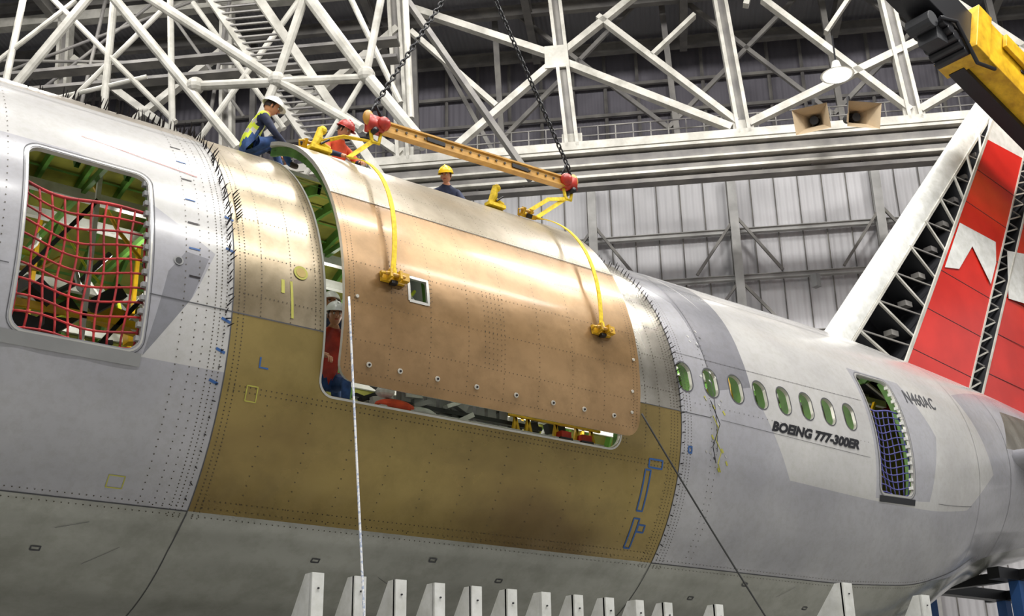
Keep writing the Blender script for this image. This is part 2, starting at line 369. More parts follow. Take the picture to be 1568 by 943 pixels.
while x<20:
    if clear(x): arcframe(mb,x,-80,260,'green')
    else:
        t1=72 if OP[0]<x<OP[1] else (27 if not (11<x<15.5) else 14);arcframe(mb,x,t1,260,'green');arcframe(mb,x,-80,-15 if t1!=14 else 2,'green')
    x+=.53
for t in range(32,250,8):
    if t<72: segs=[(-1,5.85),(10.4,19)]
    else: segs=[(-1,19)]
    for a,b in segs: ribbon(mb,[(a,t),(b,t)],.04,'green',off=-.10,st=1.)
for d in (D1,D2,OP):
    for xx in (d[0]-.06,d[1]+.06): arcframe(mb,xx,d[2]-2,d[3]+2,'green' ,d0=-.05,d1=-.17,w=.05)
for t in np.arange(-10,25,2.6):
    mb.box(S(D1[1]-.015,t,-.04),(.05,.06,.05),'glassdark');mb.box(S(D2[1]-.015,t,-.04),(.04,.06,.05),'white')
mb.obj('fuselage_frames',fus)
mb=MB()
fz=S(0,-14.5).z
mb.box((6.2,CY,fz-.05),(20.4,5.8,.06),'white')
for y in np.arange(CY-2.6,CY+2.7,.65): mb.beam((-3,y,fz-.12),(16.4,y,fz-.12),.06,.1,'green')
for y,z in ((CY-1.2,CZ+1.7),(CY+.2,CZ+2.0),(CY+1.4,CZ+1.6)):
    mb.beam((-1,y,z),(19,y,z),.09,.12,'white')
for x in np.arange(-.5,18,1.06): mb.beam((x,CY-2.2,CZ+1.75),(x,CY+2.2,CZ+1.75),.05,.08,'green')
mb.obj('cabin_floor_structure',fus)
mb=MB();random.seed(3)
for x in np.arange(1.2,17,1.3):
    for y in (CY-1.6,CY+.6):
        mb.beam((x,y,fz),(x,y,CZ+2.2),.05,.05,random.choice(['yellow','white','yellow']))
    mb.beam((x,CY-1.6,fz+.3),(x+1.3,CY-1.6,CZ+1.5),.05,.05,random.choice(['yellow','white','black']))
    mb.beam((x,CY-1.6,fz+.9),(x+1.3,CY-1.6,fz+.9),.05,.08,'yellow')
    mb.beam((x,CY+.6,fz+1.5),(x+1.3,CY+.6,fz+1.5),.05,.1,'white')
for i in range(60):
    x=random.uniform(2.3,6.2);z=random.uniform(fz,fz+1.5)
    mb.box((x,CY-random.uniform(-.6,1.7),z),(random.uniform(.1,.6),.2,random.uniform(.05,.3)),random.choice(['black','dark','black','white','yellow','dark','glassdark']),Matrix.Rotation(random.uniform(-.8,.8),3,'Y'))
for i in range(44):
    x=random.uniform(1.8,5.6);y=CY-random.uniform(-.8,1.9);z=random.uniform(fz,CZ+1.9)
    a=V(x,y,z);b=a+V(random.uniform(-1,1),random.uniform(-.4,.4),random.uniform(-.9,.9));mb.tube([a,a.lerp(b,.5)+V(0,0,-.08),b],random.choice([.015,.025,.035]),random.choice(['yellow','white','white','dark','glassdark','hivis']),6)
for i in range(20):
    x=random.uniform(15.3,18);mb.box((x,CY-random.uniform(-1,1.6),random.uniform(fz,fz+1.6)),(random.uniform(.1,.5),.2,random.uniform(.1,.4)),random.choice(['black','dark','white','glassdark']))
mb.obj('interior_scaffold',fus)

sill=empty('tooling_at_opening')
mb=MB();y0=CY-2.75
mb.box((8.5,y0+.15,fz+.05),(3.4,.5,.10),'white')
random.seed(11)
for x in np.arange(7.3,8.9,.18): mb.box((x,y0+.2,fz+.30),(.13,.12,.22),'glassdark')
mb.beam((7.0,y0+.1,fz+.22),(9.3,y0+.1,fz+.22),.06,.05,'black');mb.beam((7.0,y0+.1,fz+.40),(9.3,y0+.1,fz+.40),.06,.05,'glassdark')
for i in range(60):
    x=random.uniform(6.95,10.1);mb.box((x,y0+random.uniform(.05,.8),fz+random.uniform(.05,.7)),(random.uniform(.06,.3),.1,random.uniform(.03,.14)),random.choice(['black','dark','white','glassdark','rim','white']),Matrix.Rotation(random.uniform(-.5,.5),3,'Y'))
for x in (8.75,8.95,9.4,9.75,10.0):
    mb.beam((x,y0,fz),(x+.14,y0,fz+.6),.035,.035,'yellow');mb.beam((x+.14,y0,fz),(x,y0,fz+.5),.035,.035,'yellow')
mb.beam((8.7,y0-.02,fz+.3),(10.2,y0-.02,fz+.3),.035,.04,'yellow')
for x in (9.55,9.9): mb.box((x,y0-.05,fz+.14),(.16,.12,.10),'redplastic');mb.box((x-.02,y0-.06,fz+.06),(.2,.16,.08),'dark')
mb.sphere((7.05,y0,fz+.12),.18,'orange',sc=(1.5,.8,.5));mb.sphere((6.95,y0+.05,fz+.3),.1,'white',sc=(1.2,1,.7));mb.sphere((7.4,y0+.05,fz+.1),.17,'white',sc=(1.5,1,.5))
mb.obj('tooling',sill,smooth=False)

def surf_text(body,x,t,size,shear,mk,offset=0,wscale=1,surf=S,par=fus,slope=0):
    cu=bpy.data.curves.new(body,'FONT');cu.body=body;cu.size=size;cu.shear=shear;cu.offset=offset;cu.resolution_u=3
    o=bpy.data.objects.new('tmp',cu);sc.collection.objects.link(o);bpy.context.view_layer.update()
    me=bpy.data.meshes.new_from_object(o.evaluated_get(bpy.context.evaluated_depsgraph_get()));bpy.data.objects.remove(o)
    for v in me.vertices:
        xx=x+v.co.x*wscale;tt=t+(v.co.y+slope*v.co.x)/K;v.co=surf(xx,tt,.006)
    me.materials.clear();me.materials.append(M[mk]);ob=bpy.data.objects.new('marking_lettering',me);sc.collection.objects.link(ob);ob.parent=par
surf_text('BOEING 777-300ER',13.27,-1.2,.20,.4,'black',.010,1.22)
surf_text('N460AC',17.15,19.2,.38,.15,'line',.005,.78)

# ------------------------------------------------------------ lifted door panel
pan=empty('cargo_door_panel')
pol=rrect(6.0,10.40,-14.6,73,.2)
skin('door_skin',list(np.arange(6.1,10.4,.4)),list(np.arange(-14,73,3)),pol,[rrect(6.84,7.10,5.0,10.6,.04)],
 [('paneltop',[(5.9,30),(10.5,30),(10.5,80),(5.9,80)])],'copper',SP,lambda x,t:Nrm(t),.05,'white',pan)
mb=MB()
for x in np.arange(6.1,10.4,.53): arcframe(mb,x,-13,72,'green',SP,-.05,-.16,.05)
for t in range(-12,72,9): ribbon(mb,[(6.05,t),(10.35,t)],.05,'green',SP,-.1,.4)
mb.obj('door_frames',pan)
mb=MB();P=[]
for x in (6.06,6.12,10.28,10.34): P+=[(x,t) for t in np.arange(-12,70,.7)]
for x in np.arange(6.6,10.2,.53): P+=[(x,t) for t in np.arange(-12,70,1.1)]
for t in (29.4,30.8,-12.5,-6,2,11,20,38,46,55): P+=[(x,t) for x in np.arange(6.1,10.35,.06)]
P+=[(6.6+.05*i,6+1.0*j) for i in range(12) for j in range(8) if not (6.8<6.6+.05*i<7.14)]
P+=[(7.9+.06*i,t) for i in range(5) for t in np.arange(-5,12,1.2)]
rivets(mb,P,SP,.006)
for x in (6.35,6.75,7.25,7.8,8.38,8.95,9.45,9.95): 
    c=SP(x,-10.6,.004);mb.tube([c,c+Nrm(-10)*.012],[.032,.03],'reflect',14);mb.tube([c+Nrm(-10)*.012,c+Nrm(-10)*.022],[.013,.013],'pin',8)
for x,t in ((10.25,-9),(10.25,-4),(10.3,4),(6.15,3)): 
    c=SP(x,t,.004);mb.tube([c,c+Nrm(t)*.012],[.022,.02],'reflect',12)
ribbon(mb,[(6.0,30),(10.4,30)],.014,'rivet',SP,.005)
ribbon(mb,[(6.84,5),(7.10,5),(7.10,10.6),(6.84,10.6),(6.84,5)],.035,'rim',SP,.006,.05)
mb.box(SP(6.97,8,-.35),(.6,.1,.6),'glassdark');mb.tube([SP(6.88,5.5,-.15),SP(7.06,10,-.2)],.02,'hivis',6);mb.tube([SP(7.05,5.5,-.15),SP(6.93,10,-.2)],.02,'white',6)
mb.obj('door_fasteners',pan)

# ------------------------------------------------------------ lifting gear
rig=empty('lifting_spreader_rig')
YB=11.95
A=V(7.22,YB,7.9+Z0);B=V(10.58,YB,8.03+Z0)
mb=MB();d=(B-A).normalized()
mb.beam(A,B,.07,.15,'amber');mb.beam(A+V(0,0,.07),B+V(0,0,.07),.12,.025,'amber');mb.beam(A-V(0,0,.07),B-V(0,0,.07),.12,.025,'amber')
for i in range(1,22):
    c=A+(B-A)*i/22;mb.tube([c+V(0,-.05,0),c+V(0,-.04,0)],.018,'rivet',10)
for c in (A+(B-A)*.28,A+(B-A)*.72): mb.box(c+V(0,-.045,0),(.3,.02,.06),'black')
mb.obj('spreader_beam',rig)
mb=MB()
for E,s in ((A,1),(B,-1)):
    mb.box(E+V(-.02*s,0,0),(.22,.15,.20),'redplastic');mb.sphere(E+V(.08*s,-.06,.02),.10,'redplastic',14,10)
    mb.sphere(E+V(-.12*s,0,.08),.08,'amber',12,8,sc=(1,.8,1.4));mb.tube([E+V(-.05*s,-.1,-.12),E+V(-.05*s,.1,-.12)],.04,'black',10)
    mb.tube([E+V(-.10*s,0,.1),E+V(-.02,0,.32),E+V(.10*s,0,.1)],.025,'black',8)
    mb.tube([E+V(-.08,0,-.1),E+V(-.05,0,-.26),E+V(.05,0,-.26),E+V(.08,0,-.1)],.025,'web',8)
mb.obj('end_shackles',rig,smooth=True)
mb=MB();H=V(8.88,YB,11.45+Z0)
def link(mb,c,d,side,L=.10,W=.06,r=.012):
    pts=[]
    for i in range(13):
        a=2*math.pi*i/12;pts.append(c+d*(math.cos(a)*L/2*1.15)+side*(math.sin(a)*W/2))
    mb.tube(pts,r,'black',5,False)
for E in (A+V(-.02,0,.3),B+V(.02,0,.3)):
    dd=(H-E);L=dd.length;dd.normalize();s1=dd.cross(V(0,1,0)).normalized();s2=dd.cross(s1);n=int(L/.085)
    for i in range(n): link(mb,E+dd*(i*.085),dd,s1 if i%2 else s2)
mb.tube([H+V(-.12,0,-.05),H+V(0,0,-.15),H+V(.15,0,0),H+V(.1,0,.18),H+V(0,0,.25)],[.03,.05,.05,.05,.06],'yellow',10)
mb.box(H+V(0,0,.6),(.35,.25,.7),'yellow');mb.tube([H+V(.05,0,.9),V(8.93,YB,21.0)],.02,'black',6)
mb.obj('chains_and_hook',rig,smooth=True)
def strap(mb,pts,w,k='web',side=V(1,0,0)):
    pts=[Vector(p) for p in pts];vs=[];fs=[];m=len(pts)
    for i,p in enumerate(pts):
        t=(pts[min(i+1,m-1)]-pts[max(i-1,0)]).normalized();s=(side-t*side.dot(t)).normalized()*w/2;n=t.cross(s).normalized()*.006
        vs+=[p-s-n,p+s-n,p+s+n,p-s+n]
    for i in range(m-1):
        for j in range(4): fs.append((4*i+j,4*i+(j+1)%4,4*i+4+(j+1)%4,4*i+4+j))
    mb.add(vs,fs,k)
mb=MB()
def clamp(mb,x,t,ang=0,s=1.0):
    c=SP(x,t,.0);n=Nrm(t);u=V(1,0,0);w=n.cross(u)
    R3=Matrix((u,w,n)).transposed()
    mb.box(c+n*.03,(.30*s,.12*s,.04),'yellow',R3)
    mb.box(c+n*.09+u*.05,(.03,.10*s,.12),'yellow',R3);mb.box(c+n*.09-u*.08,(.03,.10*s,.12),'yellow',R3)
    mb.tube([c+n*.11-u*.14*s,c+n*.11+u*.12*s],.022,'amber',8)
    mb.tube([c+n*.02-u*.14,c+n*.10-u*.17,c+n*.14-u*.06],.016,'yellow',6);mb.box(c+n*.05+u*.16*s+w*.03,(.09,.10,.06),'yellow',R3)
    mb.box(c+n*.05-w*.07,(.08,.04,.06),'black',R3);mb.tube([c+n*.06+u*.02,c+n*.06+u*.02+w*.12],.025,'web',8)
for E,x,xe,te in ((A,6.80,6.60,8.8),(B,9.92,9.76,9.2)):
    pts=[E+V(-.05,0,-.26)]
    ths=list(np.linspace(58,te+1,16))
    for i,t in enumerate(ths):
        xx=x+(xe-x)*(i/15)**1.5;pts.append(SP(xx,t,.05+.12*math.sin(math.pi*min(1,i/15))))
    strap(mb,pts,.06);clamp(mb,xe,te)
for E,x,t in ((A,6.45,66),(B,9.75,58)):
    strap(mb,[E+V(0,0,-.25),E.lerp(SP(x,t,.1),.5)+V(0,0,-.03),SP(x,t,.1)],.06);clamp(mb,x,t,s=.8)
for x,t in ((6.5,62),(9.35,62)):
    c=SP(x,t,0);mb.box(c+V(0,0,.05),(.3,.12,.05),'web');mb.tube([c+V(-.1,0,.05),c+V(-.03,0,.2),c+V(.0,0,.36)],[.04,.06,.04],'web',8);mb.sphere(c+V(.03,0,.34),.06,'web',10,6);mb.tube([c+V(0,0,.15),c+V(.14,0,.1)],.035,'web',8);mb.tube([c+V(-.02,-.06,.1),c+V(.1,-.06,.2)],.015,'black',6)
mb.obj('lifting_straps',rig)
def rope(name,a,b,sag,r,k):
    mb=MB();a=Vector(a);b=Vector(b);P=[a.lerp(b,i/24)+V(0,0,-sag*4*(i/24)*(1-i/24)) for i in range(25)];mb.tube(P,r,k,6);mb.obj(name,smooth=True)
rope('tag_rope',SP(6.02,2,.05),(6.35,10.1,.1),0.0,.013,'rope')
rope('tag_rope',SP(10.38,-9,.05),(14.2,10.0,.6),.12,.013,'ropegrey')

# ------------------------------------------------------------ nets
def net(name,d,top,k,nx,ny,r):
    mb=MB();random.seed(5);x0,x1,t0,t1=d
    def j(u,v): return S(x0+(x1-x0)*u,t0+(top-t0)*v,-.06-.10*math.sin(math.pi*v)*math.sin(math.pi*u)-.02)+V(.02*math.sin(9*v+5*u),0,.03*math.sin(7*u+3*v)-.05*math.sin(math.pi*u)*v)
    for i in range(nx+1): mb.tube([j(i/nx,a/16) for a in range(17)],r,k,5)
    for i in range(ny+1): mb.tube([j(a/16,i/ny) for a in range(17)],r*(1.5 if i==ny else 1),k,5)
    for i in range(nx+1):
        for q in range(ny+1): mb.sphere(j(i/nx,q/ny),r*1.7,k,6,4)
    return mb.obj(name,smooth=True)
net('safety_net',D1,17,'netred',9,10,.012)
net('safety_net',D2,15,'netblue',7,12,.010)

# ------------------------------------------------------------ tail fin
fin=empty('tail_fin')
def FP(x,z,y): return V(x,CY+y,z+Z0)
def ln(a,b,z): return a[0]+(b[0]-a[0])*(z-a[1])/(b[1]-a[1])
fr=((21.4,7.8),(27.0,15.5));g1=((23.6,7.5),(28.2,14.8));g2=((24.2,7.6),(28.6,14.4));LE=((19.1,8.0),(26.6,15.8));TE=((30.2,7.3),(32.5,16))
mb=MB()
vs=[];fs=[];n=14
zl=np.linspace(7.7,18,20)
for i in range(len(zl)-1):
    for j in range(n): fs.append((i*(n+1)+j,i*(n+1)+j+1,(i+1)*(n+1)+j+1,(i+1)*(n+1)+j))
for z in zl:
    w=.28-.010*(z-7.7);x=ln(*LE,z)
    for i in range(n+1):
        a=math.pi*(i/n)-math.pi/2;c=math.cos(a);vs.append(FP(x+.34*(1-c),z-.30*(1-c),w*math.sin(a)))
mb.add(vs,fs,'white');mb.add([vs[j] for j in range(n+1)],[tuple(range(n+1))],'dark')
mb.obj('leading_edge',fin,smooth=True)
mb=MB()
def sheet(mb,la,lb,ya,yb,z0,z1,k,n=12):
    for s in (-1,1):
        vs=[];fs=[]
        for z in np.linspace(z0,z1,n): vs+=[FP(ln(*la,z),z,s*ya),FP(ln(*lb,z),z,s*yb)]
        for i in range(n-1): fs.append((2*i,2*i+1,2*i+3,2*i+2) if s<0 else (2*i+2,2*i+3,2*i+1,2*i))
        mb.add(vs,fs,k)
sheet(mb,fr,g1,.38,.36,6.8,14.6,'red');sheet(mb,fr,g1,.38,.36,14.6,18,'white')
sheet(mb,g2,TE,.34,.05,6.8,14.4,'red');sheet(mb,g2,TE,.34,.05,14.4,18,'white')
for l,y in ((fr,.38),(g1,.36),(g2,.34)):
    vs=[];
    for z in (6.8,18): vs+=[FP(ln(*l,z),z,-y),FP(ln(*l,z),z,y)]
    mb.add(vs,[(0,1,3,2)],'dark')
def emb(P,y):
    mb.add([FP(a,b,-y) for a,b in P],[tuple(range(len(P)))],'white')
def fm(px,py): return (24.5+.0294*(px-1455)-.00469*(py-350),11.7+.0066*(px-1455)-.0177*(py-350))
emb([fm(*p) for p in ((1447,348),(1472,360),(1466,384),(1446,420),(1425,418))],.40)
emb([fm(*p) for p in ((1472,360),(1503,375),(1503,408),(1494,442),(1466,384))],.40)
emb([(26.35,11.5),(27.7,11.7),(27.0,10.2),(26.0,10.15)],.36)
for z in np.arange(8,14.5,1.1):
    mb.beam(FP(ln(*fr,z),z,-.383),FP(ln(*g1,z-.25),z-.25,-.363),.006,.012,'dark');mb.beam(FP(ln(*g2,z),z,-.343),FP(ln(*g2,z)+2.5,z-.15,-.23),.006,.012,'dark')
mb.obj('fin_skin',fin)
mb=MB()
for i,z in enumerate(np.linspace(7.6,17.5,13)):
    xa=ln(*LE,z)+.34;xb=ln(*fr,z-.95)
    mb.beam(FP(xa,z-.3,-.26),FP(xb,z-.95,-.33),.05,.05,'truss');mb.beam(FP(xa,z-.3,.26),FP(xb,z-.95,.33),.05,.05,'truss')
    mb.beam(FP(xa,z-.3,-.26),FP(ln(*fr,z-.35),z-.35,-.33),.03,.03,'trussd')
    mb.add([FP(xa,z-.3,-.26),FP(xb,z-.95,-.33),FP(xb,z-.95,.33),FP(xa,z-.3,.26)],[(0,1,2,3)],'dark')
    mb.box(FP(xa+(xb-xa)*.55,z-.9,-.1),(.25,.2,.12),'trussd')
mb.beam(FP(ln(*LE,7.6)+.38,7.28,-.28),FP(ln(*LE,17.5)+.36,17.2,-.2),.05,.06,'truss')
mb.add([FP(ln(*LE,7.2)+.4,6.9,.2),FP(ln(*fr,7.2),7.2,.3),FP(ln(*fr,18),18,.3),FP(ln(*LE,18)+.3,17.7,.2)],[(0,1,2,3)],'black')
mb.beam(FP(ln(*fr,7.2)-.05,7.2,-.37),FP(ln(*fr,18)-.05,18,-.37),.04,.08,'truss')
for z in np.arange(7,17.6,.42):
    a=FP(ln(*g1,z),z,-.25);b=FP(ln(*g2,z+.35),z+.35,-.25);c=FP(ln(*g1,z+.42),z+.42,-.25)
    mb.beam(a,b,.03,.035,'truss');mb.beam(b,c,.03,.035,'trussd')
for l in (g1,g2): mb.beam(FP(ln(*l,6.8),6.8,-.36),FP(ln(*l,18),18,-.36),.03,.05,'truss')
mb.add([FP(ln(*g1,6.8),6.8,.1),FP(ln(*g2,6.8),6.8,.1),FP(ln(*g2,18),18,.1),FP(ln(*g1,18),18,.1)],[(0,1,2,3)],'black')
mb.obj('fin_ribs',fin)
mb=MB()
vs=[]
for y,x0,x1,z,t in ((CY-1.75,21.0,26.0,5.25+Z0,.36),(CY-10,27.5,30,5.6+Z0,.12)):
    for a in range(16):
        g=2*math.pi*a/16;c=(x0+x1)/2;vs.append((c+math.cos(g)*(x1-x0)/2,y,z+math.sin(g)*t*(1 if math.cos(g)<.5 else .6)))
fs=[(i,(i+1)%16,16+(i+1)%16,16+i) for i in range(16)]+[tuple(range(16)),tuple(range(31,15,-1))]
mb.add(vs,fs,'skin_dark');mb.obj('horizontal_stabiliser',fin,smooth=True)

# ------------------------------------------------------------ crane boom
cr=empty('mobile_crane_boom')
mb=MB()
def BP(x,dz=0,y=0): return V(x,YB-.0+y,14.0+(25.2-x)*.356+Z0+dz)
up=V(.335,0,.942)
mb.beam(BP(8.2)+up*.62,BP(23.4)+up*.62,.75,.95,'black',up);mb.beam(BP(8.2)+up*.3,BP(23.4)+up*.3,.5,.3,'dark',up)
mb.beam(BP(22.9)+up*.66,BP(42)+up*.66,.95,1.2,'yellow',up)
mb.beam(BP(22.6)+up*.62,BP(23.1)+up*.62,1.1,1.35,'yellow',up)
mb.beam(BP(23.0,0,.25)+up*.02,BP(42,0,.25)+up*.02,.4,.2,'black',up)
mb.beam(BP(23.6,0,-.55)+up*1.0,BP(24.5,0,-.55)+up*1.0,.1,.4,'yellow',up)
for i in range(5): mb.tube([BP(21.7+.2*i,0,-.4)+up*(.0-.05*i),BP(21.7+.2*i,0,.4)+up*(.0-.05*i)],.13,'black',12)
mb.tube([BP(21.5,0,-.4)-up*.1,BP(22.0,0,-.45)+up*.2,BP(22.8,0,-.45)-up*.4,BP(23.5,0,-.4)+up*.05],.05,'black',8)
mb.box(BP(21.8)-up*.25,(.4,.5,.35),'dark');mb.tube([BP(21.4,0,-.3)-up*.15,BP(21.4,0,.3)-up*.15],.2,'dark',14)
for x in (24.5,25.4,26.3): mb.box(BP(x,0,-.49)+up*.75,(.35,.04,.08),'black')
mb.sphere(BP(8.2)+up*.5,.6,'yellow',14,8,sc=(1,.5,1))
mb.obj('boom_sections',cr,bevel=.03)

# ------------------------------------------------------------ dock brackets
dock=empty('dock_platform')
mb=MB()
def bracket(x,top,y=10.35,w=.13,dep=.55,h=.5):
    z=top+Z0
    mb.box((x,y,z-.7),(w,.05,1.4),'white')
    vs=[];t=.02
    for xx in (x-w/2,x-w/2+t):
        vs+=[V(xx,y,z),V(xx,y+.12,z),V(xx,y+dep,z-h*1.3),V(xx,y+dep,z-1.4),V(xx,y,z-1.4)]
    mb.add(vs,[(0,1,2,3,4),(9,8,7,6,5)]+[(i,5+i,5+(i+1)%5,(i+1)%5) for i in range(5)],'white')
    mb.tube([(x,y-.03,z-.15),(x,y-.045,z-.15)],.01,'dark',8)
for i in range(11): bracket(5.72+.478*i,1.72)
for i in range(5): bracket(5.2-.5*i,1.15)
bracket(11.4,1.75);bracket(14.05,2.2,w=.2,dep=.8,h=.6);bracket(15.9,2.15,w=.2);
mb.beam((-2,10.6,Z0+.35),(18,10.6,Z0+.35),.3,.3,'white')
for x in range(-2,19,2): mb.beam((x,10.6,0),(x,10.6,Z0+.3),.15,.15,'white')
mb.obj('dock_brackets',dock)
mb=MB()
for x,y in ((22.6,12.6),(22.6,14.6),(25.5,12.6),(25.5,14.6)): mb.beam((x,y,0),(x,y,4.75),.22,.22,'bluetape')
for z in (4.7,3.5,2.): 
    for y in (12.6,14.6): mb.beam((21.8,y,z),(26.5,y,z),.25,.22,'black')
    for x in (22.6,25.5): mb.beam((x,12.2,z),(x,15,z),.2,.2,'black')
mb.beam((22.6,12.6,2.),(25.5,12.6,4.6),.12,.12,'bluetape');mb.beam((25.5,12.6,2.),(22.6,12.6,4.6),.12,.12,'bluetape')
mb.obj('tail_support_stand')

# ------------------------------------------------------------ hangar
wd=V(.701,-.714,0);wn=V(.714,.701,0)
def H3(u,z,N): return wd*(u*N/36.)+wn*N+V(0,0,z*N/36.+Z0)
def HA(u,z,N): return wd*u+wn*N+V(0,0,z)
WN=42
def wallobj(name,u0,u1,z0,z1,N,k):
    mb=MB();mb.add([(u0,0,z0),(u1,0,z0),(u1,0,z1),(u0,0,z1)],[(0,1,2,3)],k)
    o=mb.obj(name);o.matrix_world=Matrix.Translation(wn*N)@Matrix.Rotation(math.atan2(wd.y,wd.x),4,'Z');return o
ZS=22.3
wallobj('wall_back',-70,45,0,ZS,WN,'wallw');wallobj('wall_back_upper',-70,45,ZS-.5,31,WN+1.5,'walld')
me=MB();me.add([(-60,-40,0),(70,-40,0),(70,90,0),(-60,90,0)],[(0,1,2,3)],'floor');me.obj('floor')
CH=29.5
mb=MB();mb.add([(-70,-12,0),(60,-12,0),(60,45,0),(-70,45,0)],[(3,2,1,0)],'ceil');o=mb.obj('ceiling');o.matrix_world=Matrix.Translation(V(0,0,CH))@Matrix.Rotation(math.atan2(wd.y,wd.x),4,'Z')
st=empty('wall_framing');mb=MB();N=WN-.3
for z in (20.0,18.1,15.8,13.4,11,8,5): mb.ibeam(HA(-60,z,N),HA(40,z,N),.2,.2,'wallst')
for k in range(-10,8):
    u=-2.0+5.35*k
    mb.ibeam(HA(u,0,N-.25),HA(u,ZS,N-.25),.32,.3,'wallst',tuple(wn))
    mb.beam(HA(u,17.9,N-.3),HA(u+2.7,14.4,N-.3),.1,.1,'trussd');mb.beam(HA(u+5.35,17.9,N-.3),HA(u+2.7,14.4,N-.3),.1,.1,'trussd')
    mb.beam(HA(u,20.6,N-.3),HA(u+1.6,18.2,N-.3),.1,.1,'trussd');mb.beam(HA(u+5.35,20.4,N-.3),HA(u+3.8,18.2,N-.3),.1,.1,'trussd')
    mb.box(HA(u+2.7,17.6,N-.5),(.25,.25,.5),'glassdark')
for u in np.arange(-58,40,.9): mb.beam(HA(u,0,N+.22),HA(u,ZS,N+.22),.03,.04,'trussd')
mb.obj('girts_and_columns',st)
mb=MB()
for u in np.arange(-58,40,1.35): mb.beam(HA(u,ZS,WN+1.3),HA(u,CH,WN+1.3),.10,.1,'trussd')
for z in (23.5,24.9,26.3,27.7): mb.beam(HA(-60,z,WN+1.2),HA(40,z,WN+1.2),.12,.14,'trussd')
mb.obj('upper_wall_framing',st)
tr=empty('hangar_truss');mb=MB();N=36
def B3(a,b,w,h=None,k='truss',N=36):
    h=h or w
    mb.beam(H3(a[0],a[1],N),H3(b[0],b[1],N),w,h,k,tuple(wn))
B3((-40,19.5),(26,19.5),.30,.4)
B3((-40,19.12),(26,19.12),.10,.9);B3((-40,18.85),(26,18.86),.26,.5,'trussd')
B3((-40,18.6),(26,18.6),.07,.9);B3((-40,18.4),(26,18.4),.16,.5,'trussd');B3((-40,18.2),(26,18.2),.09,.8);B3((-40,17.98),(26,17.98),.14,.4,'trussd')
B3((-40,26.8),(26,26.8),.4,.4)
for z in (19.95,20.3): B3((-20,z),(26,z),.04,.04,'trussd',36.8)
for u in np.arange(-20,26,.6): B3((u,19.6),(u,20.3),.04,.04,'trussd',36.8)
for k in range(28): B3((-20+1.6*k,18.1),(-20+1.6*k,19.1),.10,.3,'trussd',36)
cols=[(-21,),(-14.6,),(-8.2,),(-2.3,),(3.5,),(9.1,),(15,),(21,)]
for i,(u,) in enumerate(cols):
    for o in (-.18,.18): B3((u-.5+o,26.8),(u+o,19.5),.12,.4)
    B3((u-.5,26.8),(u,19.5),.3,.1,'trussd')
    mb.box(H3(u,19.75,36),(.7,.12,.6),'truss',Matrix.Rotation(math.atan2(wd.y,wd.x),3,'Z'))
mb.box(H3(-2.75,23.2,35.85),(.8,.1,.9),'truss',Matrix.Rotation(math.atan2(wd.y,wd.x),3,'Z'))
for a,b,w in [((-8,25.8),(-2.7,23.2),.25),((-2.7,23.1),(-6.5,19.8),.23),((-2.6,23.0),(3.1,19.8),.25),((-2.4,23.4),(1.2,26.3),.23),((-1.2,24.7),(3.3,20.0),.2),
  ((3.7,19.9),(10.4,22.9),.25),((4.6,24.8),(9.0,19.9),.2),((6.6,23.2),(8.6,26),.14),((4.0,24.6),(4.6,26.5),.2),((.6,22.9),(2.2,24.4),.14),
  ((9.3,19.9),(15,23),.25),((15,19.8),(10,25),.22),((-4.9,21.4),(-8,24.8),.18),((-14.6,19.8),(-8.5,25),.25),((-14.6,25),(-8.3,19.8),.25),((-21,19.8),(-14.8,25),.25),((-21,25),(-14.8,19.8),.25)]:
    B3(a,b,w,.3)
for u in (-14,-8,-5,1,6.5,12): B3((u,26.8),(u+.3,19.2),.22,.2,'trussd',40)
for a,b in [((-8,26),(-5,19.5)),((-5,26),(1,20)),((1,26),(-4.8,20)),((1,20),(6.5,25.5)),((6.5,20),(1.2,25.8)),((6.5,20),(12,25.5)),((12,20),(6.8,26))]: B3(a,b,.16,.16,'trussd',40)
mb.obj('truss_members',tr)
tr2=empty('roof_truss');mb=MB()
def C3(a,b,w,k='truss',N=28):
    s=N/28.;f=lambda p:wd*(p[0]*s)+wn*N+V(0,0,p[1]*s+Z0)
    mb.tube([f(a),f(b)],w/2,k,10)
for a,b,w in [((-16.2,22.6),(-11.1,16.0),.30),((-14.9,21.9),(-10.1,18.1),.30),((-12.5,18.15),(-7.4,17.9),.28),((-10.1,18.1),(-9.2,21.6),.26),((-18.6,17.9),(-15.6,22.3),.28),
  ((-10.1,18.1),(-7.6,16.3),.28),((-10.1,18.1),(-11.0,15.5),.26),((-10.9,23.3),(-7.5,18.0),.36),((-7.5,18.0),(-5.8,15.6),.36),((-7.5,18.0),(-6.9,22),.22),((-7.5,18),(-9.4,14.5),.16)]:
    C3(a,b,w)
for a,b,w in [((-13.6,22),(-13.0,16),.22),((-15.3,22),(-15.2,17),.26),((-17,17.2),(-13.6,21),.18),((-17.6,22),(-13,17),.2),((-20,17.6),(-14,18.6),.16),((-9.4,21),(-12.5,16),.2),((-12.8,21),(-9.8,16.5),.18),((-18.5,16.5),(-18.2,22),.24),((-20.6,18),(-16.5,21.5),.18),
  ((-8.6,22),(-6.5,17),.2),((-6.5,22),(-6.2,16.5),.22)]:
    C3(a,b,w,'truss',32)
for a,b,w in [((-22,18),(-10,22),.12),((-22,20),(-9,18.5),.12),((-16,17),(-15.5,22),.14),((-12,17),(-11.6,22),.14),((-19,17),(-13,22),.12),((-11,17),(-14,21.5),.12)]: C3(a,b,w,'trussd',35)
for p in ((-12.5,18.15),(-10.1,18.1),(-7.5,18.0)):
    mb.sphere(wd*p[0]+wn*28+V(0,0,p[1]+Z0),.26,'truss',10,8)
mb.obj('truss_tubes',tr2,smooth=False)
cw=empty('roof_catwalk');mb=MB()
a=HA(-12.0,23.3,28.5);b=HA(-8.3,17.6,31)
